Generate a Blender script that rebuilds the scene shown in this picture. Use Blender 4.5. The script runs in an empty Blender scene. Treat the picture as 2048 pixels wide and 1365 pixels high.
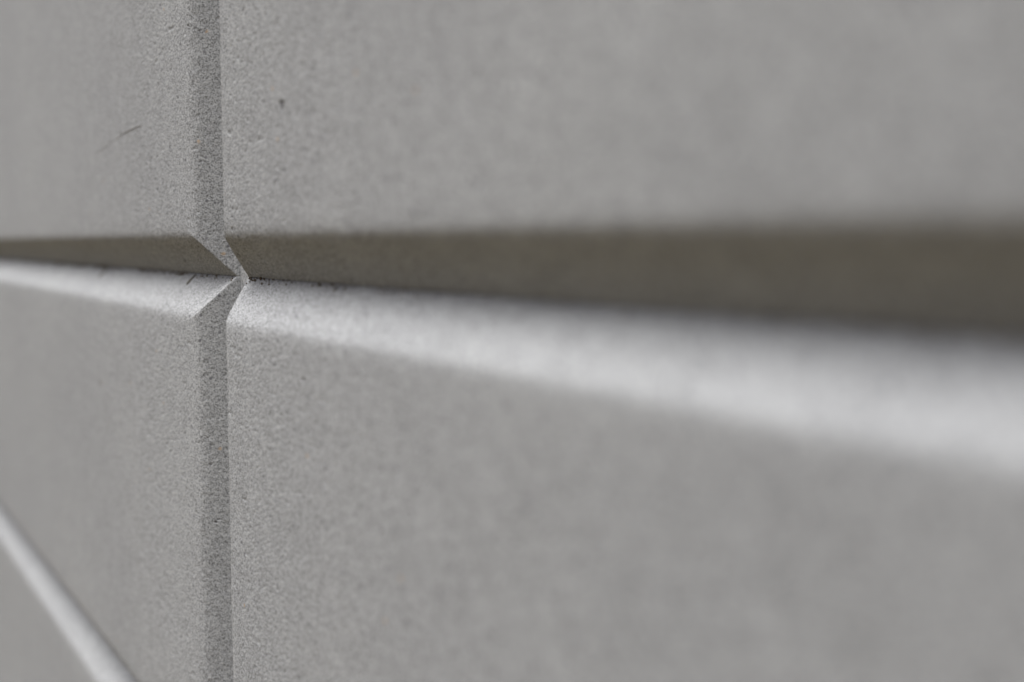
import bpy, math
import numpy as np
from mathutils import Matrix, Vector

C = bpy.context.scene.collection
SC = bpy.context.scene
rad = math.radians

# ------------------------------------------------------------------ camera
cam = bpy.data.cameras.new("camera")
cam_o = bpy.data.objects.new("camera", cam)
C.objects.link(cam_o)
cam.sensor_width = 36.0
cam.lens = 35.57
right = Vector((0.57399391, 0.81883896, 0.00580885))
up = Vector((-0.07906279, 0.04835836, 0.99569601))
fwd = Vector((-0.81503378, 0.57198271, -0.0924971))
M = Matrix.Identity(4)
for r in range(3):
    M[r][0] = right[r]
    M[r][1] = up[r]
    M[r][2] = -fwd[r]
M[0][3], M[1][3], M[2][3] = 0.32441131, -0.10758554, 0.01030987
cam_o.matrix_world = M
cam.clip_start = 0.005
cam.clip_end = 5000.0
cam.dof.use_dof = True
cam.dof.focus_distance = 0.329
cam.dof.aperture_fstop = 5.0
SC.camera = cam_o

# ------------------------------------------------------------------ light
SUN_EL, SUN_AZ = 73.0, 191.0        # azimuth measured from +Y, clockwise; 180 = straight in front of the wall
w = bpy.data.worlds.new("World")
SC.world = w
w.use_nodes = True
nt = w.node_tree
bg = nt.nodes["Background"]
sky = nt.nodes.new("ShaderNodeTexSky")
sky.sky_type = 'NISHITA'
sky.sun_disc = False
sky.sun_elevation = rad(SUN_EL)
sky.sun_rotation = rad(SUN_AZ)
sky.air_density = 0.2
sky.dust_density = 4.5
sky.ozone_density = 1.0
nt.links.new(sky.outputs[0], bg.inputs[0])
bg.inputs[1].default_value = 0.05

sun = bpy.data.lights.new("sun", 'SUN')
sun_o = bpy.data.objects.new("sun", sun)
C.objects.link(sun_o)
sun.energy = 1.5
sun.angle = rad(50)
sun.color = (1.0, 0.985, 0.96)
sd = Vector((math.sin(rad(SUN_AZ)) * math.cos(rad(SUN_EL)), math.cos(rad(SUN_AZ)) * math.cos(rad(SUN_EL)), math.sin(rad(SUN_EL))))
sun_o.rotation_euler = sd.to_track_quat('Z', 'Y').to_euler()
sun_o.location = (0, -2, 3)

SC.view_settings.view_transform = 'Standard'
SC.view_settings.look = 'None'
SC.view_settings.gamma = 1.0
SC.view_settings.exposure = 1.91
SC.render.engine = 'CYCLES'
SC.cycles.max_bounces = 8
SC.cycles.diffuse_bounces = 6

# ------------------------------------------------------------------ materials
def nodes(name):
    m = bpy.data.materials.new(name)
    m.use_nodes = True
    t = m.node_tree
    return m, t, t.nodes["Principled BSDF"], t.nodes.new, t.links.new

def math_node(t, op, a, b=None, c=None, clamp=False):
    n = t.nodes.new("ShaderNodeMath")
    n.operation = op
    n.use_clamp = clamp
    for i, v in enumerate((a, b, c)):
        if v is None:
            continue
        if isinstance(v, (int, float)):
            n.inputs[i].default_value = v
        else:
            t.links.new(v, n.inputs[i])
    return n.outputs[0]

def ramp(t, fac, stops):
    n = t.nodes.new("ShaderNodeValToRGB")
    e = n.color_ramp.elements
    while len(e) < len(stops):
        e.new(0.5)
    for k, (p, col) in enumerate(stops):
        e[k].position = p
        e[k].color = (col, col, col, 1) if isinstance(col, float) else (*col, 1)
    t.links.new(fac, n.inputs[0])
    return n.outputs[0]

def mixc(t, mode, fac, a, b):
    n = t.nodes.new("ShaderNodeMix")
    n.data_type = 'RGBA'
    n.blend_type = mode
    for sock, v in ((n.inputs[0], fac), (n.inputs[6], a), (n.inputs[7], b)):
        if isinstance(v, (int, float)):
            sock.default_value = v
        elif isinstance(v, tuple):
            sock.default_value = (*v, 1)
        else:
            t.links.new(v, sock)
    return n.outputs[2]

def noise(t, vec, scale, detail=2.0, rough=0.5):
    n = t.nodes.new("ShaderNodeTexNoise")
    n.inputs["Scale"].default_value = scale
    n.inputs["Detail"].default_value = detail
    n.inputs["Roughness"].default_value = rough
    t.links.new(vec, n.inputs["Vector"])
    return n.outputs["Fac"]

def stone_material(name, base, grain=1.0):
    m, t, p, new, link = nodes(name)
    geo = new("ShaderNodeNewGeometry")
    pos = geo.outputs["Position"]
    # broad clouding of the cast face, then centimetre mottling
    cloud = ramp(t, noise(t, pos, 9.0, 4.0, 0.55), [(0.30, (0.945, 0.945, 0.95)), (0.70, (1.045, 1.045, 1.04))])
    mott = ramp(t, noise(t, pos, 95.0, 3.0, 0.6), [(0.30, 0.945), (0.72, 1.045)])
    col = mixc(t, 'MULTIPLY', 1.0, base, cloud)
    col = mixc(t, 'MULTIPLY', 1.0, col, mott)
    # sand grains: every grain its own tone
    v = new("ShaderNodeTexVoronoi")
    v.feature = 'F1'
    v.inputs["Scale"].default_value = 2700.0
    link(pos, v.inputs["Vector"])
    sep = new("ShaderNodeSeparateColor")
    link(v.outputs["Color"], sep.inputs[0])
    tone = ramp(t, sep.outputs[0], [(0.0, 0.30), (0.12, 0.66), (0.5, 1.03), (1.0, 1.42)])
    col = mixc(t, 'MULTIPLY', 0.95 * grain, col, tone)
    # scattered dark and ochre grains
    v2 = new("ShaderNodeTexVoronoi")
    v2.inputs["Scale"].default_value = 420.0
    link(pos, v2.inputs["Vector"])
    s2 = new("ShaderNodeSeparateColor")
    link(v2.outputs["Color"], s2.inputs[0])
    near = math_node(t, 'LESS_THAN', v2.outputs["Distance"], 0.24)
    dark = math_node(t, 'MULTIPLY', near, math_node(t, 'GREATER_THAN', s2.outputs[0], 0.90))
    och = math_node(t, 'MULTIPLY', near, math_node(t, 'GREATER_THAN', s2.outputs[1], 0.9988))
    col = mixc(t, 'MIX', math_node(t, 'MULTIPLY', dark, 0.6), col, (0.07, 0.07, 0.085))
    col = mixc(t, 'MIX', math_node(t, 'MULTIPLY', och, 0.7), col, (0.36, 0.26, 0.16))
    # larger soft grey aggregate showing through
    v3 = new("ShaderNodeTexVoronoi")
    v3.feature = 'SMOOTH_F1'
    v3.inputs["Scale"].default_value = 130.0
    link(pos, v3.inputs["Vector"])
    s3 = new("ShaderNodeSeparateColor")
    link(v3.outputs["Color"], s3.inputs[0])
    agg = math_node(t, 'MULTIPLY', ramp(t, v3.outputs["Distance"], [(0.0, 1.0), (0.33, 0.0)]),
                    math_node(t, 'GREATER_THAN', s3.outputs[0], 0.86))
    col = mixc(t, 'MIX', math_node(t, 'MULTIPLY', agg, 0.2), col, (0.16, 0.16, 0.18))
    # open pores and rusty grains, placed where the photograph has them; the pores are tinted towards near-black
    for attr, tint in (("pore", (0.03, 0.03, 0.034)), ("rust", (0.42, 0.29, 0.16))):
        a = new("ShaderNodeAttribute")
        a.attribute_name = attr
        col = mixc(t, 'MIX', a.outputs["Fac"], col, tint)
    link(col, p.inputs["Base Color"])
    p.inputs["Roughness"].default_value = 0.93
    p.inputs["Specular IOR Level"].default_value = 0.25
    b = new("ShaderNodeBump")
    b.inputs["Strength"].default_value = 0.33
    b.inputs["Distance"].default_value = 0.00025
    link(math_node(t, 'ADD', math_node(t, 'MULTIPLY', sep.outputs[0], 0.5), noise(t, pos, 2200.0, 2.0)), b.inputs["Height"])
    link(b.outputs[0], p.inputs["Normal"])
    return m

def plain_material(name, col, rough=0.9, var=60.0):
    m, t, p, new, link = nodes(name)
    geo = new("ShaderNodeNewGeometry")
    n = ramp(t, noise(t, geo.outputs["Position"], var, 5.0), [(0.3, 0.75), (0.7, 1.2)])
    link(mixc(t, 'MULTIPLY', 1.0, col, n), p.inputs["Base Color"])
    p.inputs["Roughness"].default_value = rough
    return m

PORES = [(0.0629, 0.0, 0.0479, 0.0024), (-0.0132, 0.0020, 0.0381, 0.0007), (0.0142, 0.0050, 0.0074, 0.0010), (0.0156, 0.0077, 0.0043, 0.0008),
         (-0.0483, 0.0076, 0.0044, 0.0011), (-0.0489, 0.0059, -0.0064, 0.0008), (-0.0357, 0.0056, -0.0067, 0.0006), (-0.0167, 0.0, 0.0823, 0.0007),
         (-0.0141, 0.001, 0.0809, 0.0006), (-0.0127, 0.0027, 0.0804, 0.0005), (-0.0276, 0.0, 0.0603, 0.0006), (-0.0130, 0.0024, -0.0549, 0.0005),
         (-0.0401, 0.0, -0.1072, 0.0009), (-0.0108, 0.0050, -0.0832, 0.0006), (-0.0749, 0.0, 0.0318, 0.0011), (-0.0540, 0.0, 0.0301, 0.0010),
         (-0.0142, 0.0009, 0.0214, 0.0007), (-0.0122, 0.0033, -0.0641, 0.0007), (0.0225, 0.0, 0.0153, 0.0009), (0.0242, 0.0, -0.0571, 0.0009),
 (-0.0114, 0.0043, -0.0841, 0.0006),
         (0.0228, 0.0, 0.0190, 0.0008), (-0.152, 0.0, -0.052, 0.0022)]
RUST = [(-0.0135, 0.0018, 0.0446, 0.0010), (-0.0083, 0.0079, 0.0075, 0.0009), (-0.0100, 0.0062, -0.0585, 0.0008), (-0.0110, 0.0050, 0.0800, 0.0008)]
STONE = stone_material("cast_stone", (0.279, 0.292, 0.301))
MORTAR = stone_material("sanded_mortar", (0.279, 0.291, 0.299))
GROUND = plain_material("ground_paving", (0.096, 0.071, 0.022), 0.95, 3.0)
SCRAP = plain_material("faded_scrap", (0.13, 0.115, 0.09), 0.9, 900.0)
BARK = plain_material("dry_stalk", (0.075, 0.055, 0.03), 0.9, 900.0)

# ------------------------------------------------------------------ helpers
def link_mesh(name, verts, faces, mat, parent=None, smooth=False):
    me = bpy.data.meshes.new(name)
    faces = np.asarray(faces)
    me.vertices.add(len(verts))
    me.vertices.foreach_set("co", np.asarray(verts, dtype=np.float32).ravel())
    n, k = faces.shape
    me.loops.add(n * k)
    me.loops.foreach_set("vertex_index", faces.ravel().astype(np.int32))
    me.polygons.add(n)
    me.polygons.foreach_set("loop_start", (np.arange(n) * k).astype(np.int32))
    me.polygons.foreach_set("loop_total", np.full(n, k, dtype=np.int32))
    me.polygons.foreach_set("use_smooth", np.full(n, smooth))
    me.update(calc_edges=True)
    me.materials.append(mat)
    o = bpy.data.objects.new(name, me)
    C.objects.link(o)
    if parent:
        o.parent = parent
    return o

def hash3(i, j, k, seed):
    h = (i * 374761393 + j * 668265263 + k * 2147483647 + seed * 1274126177) & 0xFFFFFFFF
    h = ((h ^ (h >> 13)) * 1274126177) & 0xFFFFFFFF
    h = ((h ^ (h >> 16)) * 2246822519) & 0xFFFFFFFF
    return ((h ^ (h >> 15)) & 0xFFFFFF) / float(0xFFFFFF)

def vnoise(P, cell, seed):
    """value noise, -1..1, on points P (n,3) with lattice size cell"""
    q = P / cell
    f = np.floor(q)
    i = f.astype(np.int64)
    u = q - f
    u = u * u * (3 - 2 * u)
    out = 0
    for a in (0, 1):
        for b in (0, 1):
            for c in (0, 1):
                wgt = (u[:, 0] if a else 1 - u[:, 0]) * (u[:, 1] if b else 1 - u[:, 1]) * (u[:, 2] if c else 1 - u[:, 2])
                out = out + wgt * hash3(i[:, 0] + a, i[:, 1] + b, i[:, 2] + c, seed)
    return out * 2 - 1

def axis(a, b, dense, fine, growth=1.06, coarse=0.02):
    """sample positions a..b: step «fine» inside the interval dense, growing steps outside it"""
    lo, hi = max(a, dense[0]), min(b, dense[1])
    if hi <= lo:
        n = max(2, int((b - a) / coarse) + 1)
        return np.linspace(a, b, n)
    mid = list(np.linspace(lo, hi, max(2, int(round((hi - lo) / fine)) + 1)))
    def grow(start, end):
        pts, s = [], fine
        d = 1 if end > start else -1
        x = start
        while abs(end - x) > s * 1.5:
            x += d * s
            pts.append(x)
            s = min(s * growth, coarse)
        if abs(end - start) > 1e-9:
            pts.append(end)
        return pts
    left = grow(lo, a)[::-1] if lo - a > 1e-9 else []
    rightp = grow(hi, b) if b - hi > 1e-9 else []
    return np.array(left + mid + rightp)

CH_H, CH_V, DEP, GAP = 0.0130, 0.0095, 0.0115, 0.0105   # bevel height, bevel width, groove depth, joint width
BACK = 0.055
def grain(P, h, s):
    """sand-cast relief along the normal"""
    def octave(a, cell, sd):
        return a * np.clip(1.6 - h / cell, 0, 1) * vnoise(P, cell, sd + s)      # h: local mesh spacing, no relief finer than the mesh
    d = octave(0.00008, 0.00048, 11) + octave(0.00002, 0.0009, 23) + octave(0.00002, 0.0030, 31) + octave(0.00005, 0.018, 41)
    chip = np.clip(vnoise(P, 0.0021, 53 + s) - 0.72, 0, 1) * np.clip(1.6 - h / 0.0015, 0, 1)
    return d - 0.0008 * chip

def block(x0, x1, z0, z1, wall, dense_x=None, dense_z=None, seed=0, fx=0.0003, fz=0.00033):
    """bevelled cast block, sand-grained, solid to its back"""
    if dense_x is None:
        dense_x = (1e9, 1e9)
    if dense_z is None:
        dense_z = (1e9, 1e9)
    xs = axis(x0, x1, dense_x, fx, 1.03, 0.004 if dense_x[0] < 1e8 else 0.02)
    zs = axis(z0, z1, dense_z, fz, 1.04, 0.004 if dense_z[0] < 1e8 else 0.02)
    # guarantee rows on the bevel breaks
    xs = np.unique(np.round(np.concatenate([xs, [x0 + CH_V * k / 6 for k in range(7)], [x1 - CH_V * k / 6 for k in range(7)]]), 7))
    zs = np.unique(np.round(np.concatenate([zs, [z0 + CH_H * k / 8 for k in range(9)], [z1 - CH_H * k / 8 for k in range(9)]]), 7))
    xs = xs[np.concatenate([[True], np.diff(xs) > 3e-5])]
    zs = zs[np.concatenate([[True], np.diff(zs) > 3e-5])]
    xs[-1], zs[-1] = x1, z1
    nx, nz = len(xs), len(zs)
    X, Z = np.meshgrid(xs, zs)
    ea, eb = (X - x0) / CH_V, (x1 - X) / CH_V
    eh = np.minimum(Z - z0, z1 - Z) / CH_H
    # the edges wander a little and are nicked here and there
    base = np.stack([X, np.zeros_like(X), Z], -1).reshape(-1, 3)
    hh = np.maximum(*np.meshgrid(np.gradient(xs), np.gradient(zs))).ravel()
    keep = np.clip(1.6 - hh / 0.002, 0, 1)
    wander = keep * (0.009 * vnoise(base, 0.0045, 61 + seed) + 0.010 * vnoise(base, 0.0017, 62 + seed)
                     + 0.07 * np.clip(vnoise(base, 0.0030, 63 + seed) - 0.66, 0, 1))
    wander = wander.reshape(X.shape)
    ea, eb, eh = (q - wander * np.exp(-((q - 1.0) / 0.22) ** 2) for q in (ea, eb, eh))
    # rounded arrises: smooth maximum of each slope with the flat face, crisp mitres where two slopes meet
    def slope(e, k):
        t = 1 - e
        return 0.5 * (t + np.sqrt(t * t + k * k * 4))
    Y = np.minimum(DEP * np.maximum(np.maximum(slope(ea, 0.045), slope(eb, 0.13)), slope(eh, 0.065)), DEP)
    gy_z, gy_x = np.gradient(Y, zs, xs)
    N = np.stack([gy_x, -np.ones_like(gy_x), gy_z], -1)
    N /= np.linalg.norm(N, axis=-1, keepdims=True)
    P = np.stack([X, Y, Z], -1).reshape(-1, 3)
    N = N.reshape(-1, 3)
    H = np.maximum(*np.meshgrid(np.gradient(xs), np.gradient(zs))).ravel()
    disp = grain(P, H, seed)
    def spots(items, wob):
        m = np.zeros(len(P))
        for (px, py, pz, pr) in items:
            pr = pr * 0.72
            if x0 < px < x1 and z0 < pz < z1:
                sel = np.nonzero((np.abs(P[:, 0] - px) < 2 * pr) & (np.abs(P[:, 2] - pz) < 2 * pr))[0]
                if len(sel):
                    q = P[sel] - np.array([px, py, pz])
                    q[:, 1] *= 0.3
                    r = np.linalg.norm(q, axis=1) / pr + wob * vnoise(P[sel], pr * 0.8, 91)
                    m[sel] = np.maximum(m[sel], np.clip((1.0 - r) * 2.2, 0, 1))
        return m
    pore, rust = spots(PORES, 0.35), spots(RUST, 0.4)
    disp = disp - 0.0003 * pore
    P = P + N * disp[:, None]
    idx = np.arange(nx * nz).reshape(nz, nx)
    F = np.stack([idx[:-1, :-1], idx[:-1, 1:], idx[1:, 1:], idx[1:, :-1]], -1).reshape(-1, 4)
    # sides and back
    rim = np.concatenate([idx[0, :-1], idx[:-1, -1], idx[-1, :0:-1], idx[:0:-1, 0]])
    b0 = len(P)
    Q = P[rim].copy()
    Q[:, 1] = BACK
    m = len(rim)
    a = np.arange(m)
    n2 = (a + 1) % m
    S = np.stack([rim[a], b0 + a, b0 + n2, rim[n2]], -1)
    cb = b0 + m
    V = np.concatenate([P, Q, [[(x0 + x1) / 2, BACK, (z0 + z1) / 2]]])
    # back as degenerate-free quads: pairs of rim edges round the centre
    if m % 2:
        T = [[b0 + i, b0 + (i + 1) % m, cb, cb] for i in range(0)]
    half = np.arange(0, m - 1, 2)
    Bk = np.stack([b0 + half, np.full_like(half, cb), b0 + (half + 2) % m, b0 + half + 1], -1)
    F = np.concatenate([F, S, Bk])
    o = link_mesh("stone_block", V, F, STONE, wall, smooth=True)
    for nm, val, top in (("pore", pore, 0.62), ("rust", rust, 0.6)):
        at = o.data.attributes.new(nm, 'FLOAT', 'POINT')
        at.data.foreach_set("value", np.concatenate([val * top, np.zeros(len(V) - len(val))]).astype(np.float32))
    return o

# ------------------------------------------------------------------ ground
go = link_mesh("ground", [(-1500, -1500, -1.3), (1500, -1500, -1.3), (1500, 1500, -1.3), (-1500, 1500, -1.3)], [[0, 1, 2, 3]], GROUND)
go["kind"] = "structure"

# ------------------------------------------------------------------ wall
wall = bpy.data.objects.new("stone_wall", None)
C.objects.link(wall)
wall.location = (0, 0, 0)
wall["label"] = "pale grey sand-textured stone wall of large blocks with sloping grooves between them"
wall["category"] = "wall"
wall["kind"] = "thing"

G = GAP / 2
SEAM = 0.00003
H_LOW, H_UP, LEN = 0.187, 0.262, 0.6565         # course heights and block length
X_L, X_R = (-G - LEN, -G), (G, G + LEN)
FZ = (-0.15, 0.125)
# the five blocks the photograph shows, with full relief near the joint
block(*X_L, SEAM, H_UP - SEAM, wall, (-0.085, -G), FZ, seed=4)
block(*X_R, SEAM, H_UP - SEAM, wall, (G, 0.06), FZ, seed=5)
block(*X_L, -H_LOW + SEAM, -SEAM, wall, (-0.085, -G), FZ, seed=2)
block(*X_R, -H_LOW + SEAM, -SEAM, wall, (G, 0.06), FZ, seed=3)
block(*X_L, -2 * H_LOW + SEAM, -H_LOW - SEAM, wall, (-0.50, -0.15), (-0.33, -0.187), seed=0, fx=0.003, fz=0.002)
# the rest of the wall, out of the frame: the same blocks down to the ground and up, sharing two meshes
low = block(*X_R, -2 * H_LOW + SEAM, -H_LOW - SEAM, wall, seed=1)
high = block(*X_R, H_UP + SEAM, 2 * H_UP - SEAM, wall, seed=6)
PITCH = LEN + GAP
def lay(src, dx, dz):
    o = src.copy()
    C.objects.link(o)
    o.parent = wall
    o.location = (dx, 0, dz)
for col in range(-2, 2):
    for row in range(7):
        if not (row < 1 and col in (-1, 0)) and (row, col) not in ((1, -1), (1, 0)):
            lay(low, col * PITCH, (1 - row) * H_LOW)
    for row in range(5):
        if not (row == 0 and col in (-1, 0)) and (row, col) != (1, 0):
            lay(high, col * PITCH, (row - 1) * H_UP)

# mortar in the vertical joint, a sanded flat strip
def mortar(z0, z1, x0, x1, fine):
    xs = np.arange(x0, x1 + fine / 2, fine)
    zs = np.arange(z0, z1 + fine / 2, fine)
    X, Z = np.meshgrid(xs, zs)
    P = np.stack([X, np.full_like(X, DEP + 0.0011), Z], -1).reshape(-1, 3)
    P[:, 1] -= 1.2 * grain(P, fine, 77)
    nx, nz = len(xs), len(zs)
    idx = np.arange(nx * nz).reshape(nz, nx)
    F = np.stack([idx[:-1, :-1], idx[:-1, 1:], idx[1:, 1:], idx[1:, :-1]], -1).reshape(-1, 4)
    rim = np.concatenate([idx[0, :-1], idx[:-1, -1], idx[-1, :0:-1], idx[:0:-1, 0]])
    Q = P[rim].copy()
    Q[:, 1] = BACK - 0.005
    b0, m = len(P), len(rim)
    a = np.arange(m)
    n2 = (a + 1) % m
    S = np.stack([rim[a], b0 + a, b0 + n2, rim[n2]], -1)
    return link_mesh("mortar_joint", np.concatenate([P, Q]), np.concatenate([F, S]), MORTAR, wall, True)
mortar(-0.30, 0.22, -G - 0.0002, G + 0.0002, 0.0004)
mortar(-7 * H_LOW, -0.30, -G - 0.0002, G + 0.0002, 0.0035)
mortar(0.22, 5 * H_UP, -G - 0.0002, G + 0.0002, 0.0035)
for c in (-PITCH, PITCH):
    mortar(-7 * H_LOW, 5 * H_UP, c - G - 0.0002, c + G + 0.0002, 0.0035)

# ------------------------------------------------------------------ small marks and litter
def tube(name, pts, radii, mat, parent=None, sides=6):
    V, F = [], []
    pts = [Vector(q) for q in pts]
    for i, q in enumerate(pts):
        d = (pts[min(i + 1, len(pts) - 1)] - pts[max(i - 1, 0)]).normalized()
        a = d.cross(Vector((0.3, -0.9, 0.2))).normalized()
        b = d.cross(a)
        for k in range(sides):
            an = 2 * math.pi * k / sides
            V.append(q + (a * math.cos(an) + b * math.sin(an)) * radii[i])
    n = len(pts)
    for i in range(n - 1):
        for k in range(sides):
            F.append((i * sides + k, i * sides + (k + 1) % sides, (i + 1) * sides + (k + 1) % sides, (i + 1) * sides + k))
    for base, flip in ((0, True), ((n - 1) * sides, False)):
        for q in ((0, 1, 2, 3), (0, 3, 4, 5)):
            f = tuple(base + j for j in q)
            F.append(f[::-1] if flip else f)
    return link_mesh(name, [tuple(v) for v in V], F, mat, parent, True)

MARK = plain_material("scratch_grey", (0.26, 0.26, 0.262), 0.9, 400.0)
tube("scratch", [(-0.1378, 0.0001, 0.0503), (-0.1254, 0.0001, 0.0518), (-0.1137, 0.0001, 0.0527)], [0.0002, 0.00016, 0.0001], MARK, wall)
tube("scratch", [(-0.1113, 0, 0.0528), (-0.0998, 0, 0.0544), (-0.0933, 0, 0.0548), (-0.0845, 0, 0.0551), (-0.0722, 0, 0.0551)],
     [0.00010, 0.00018, 0.00024, 0.00022, 0.00012], MARK, wall)

# dirt crumbs that have collected along the bottom of the groove
rng = np.random.default_rng(5)
V, F = [], []
octa = np.array([[1, 0, 0], [-1, 0, 0], [0, 1, 0], [0, -1, 0], [0, 0, 1], [0, 0, -1]], float)
tri = np.array([[0, 2, 4], [2, 1, 4], [1, 3, 4], [3, 0, 4], [2, 0, 5], [1, 2, 5], [3, 1, 5], [0, 3, 5]])
for q in range(1500):
    x = rng.uniform(-0.5, 0.30)
    if abs(x) < G + 0.001 or vnoise(np.array([[x, 0, 0]]), 0.013, 5)[0] < rng.uniform(-0.6, 0.5):
        continue
    r = rng.uniform(0.00012, 0.00038) * (1.4 if rng.random() < 0.06 else 1)
    down = abs(rng.normal(0, 0.0008))                     # how far the crumb lies down the slope from the groove bottom
    c = np.array([x, DEP - down * DEP / CH_H - r * 0.55, -down + r * 0.15])
    F.append(tri + 6 * len(V))
    V.append(c + octa * r * rng.uniform(0.6, 1.3, (6, 1)) * rng.uniform(0.7, 1.5, (1, 3)))
grit = link_mesh("dirt_crumbs", np.concatenate(V), np.concatenate(F), plain_material("dirt_brown", (0.10, 0.078, 0.05), 0.95, 700.0))
grit["kind"] = "stuff"
grit["label"] = "thin line of brown dirt crumbs along the bottom of the horizontal groove"
grit["category"] = "dirt"

def litter(name, label, pts, radii, mat):
    o = tube(name, pts, radii, mat)
    o["label"] = label
    o["category"] = "plant litter"
    return o
litter("stalk_fragment", "tiny dark dry stalk lying in the bright groove just left of the joint crossing",
       [(-0.0478, 0.0078, -0.0041), (-0.0475, 0.0086, -0.0031), (-0.0471, 0.0098, -0.0017), (-0.0468, 0.0110, -0.0004)],
       [0.00022, 0.00034, 0.0003, 0.0002], BARK)
litter("stalk_fragment", "blurred dark scrap in the groove farther left, well away from the joint crossing",
       [(-0.1778, 0.0068, -0.0053), (-0.1772, 0.0081, -0.0037), (-0.1763, 0.0099, -0.0017)],
       [0.0002, 0.0005, 0.0003], SCRAP)

print("verts", sum(len(o.data.vertices) for o in C.objects if o.type == 'MESH'))
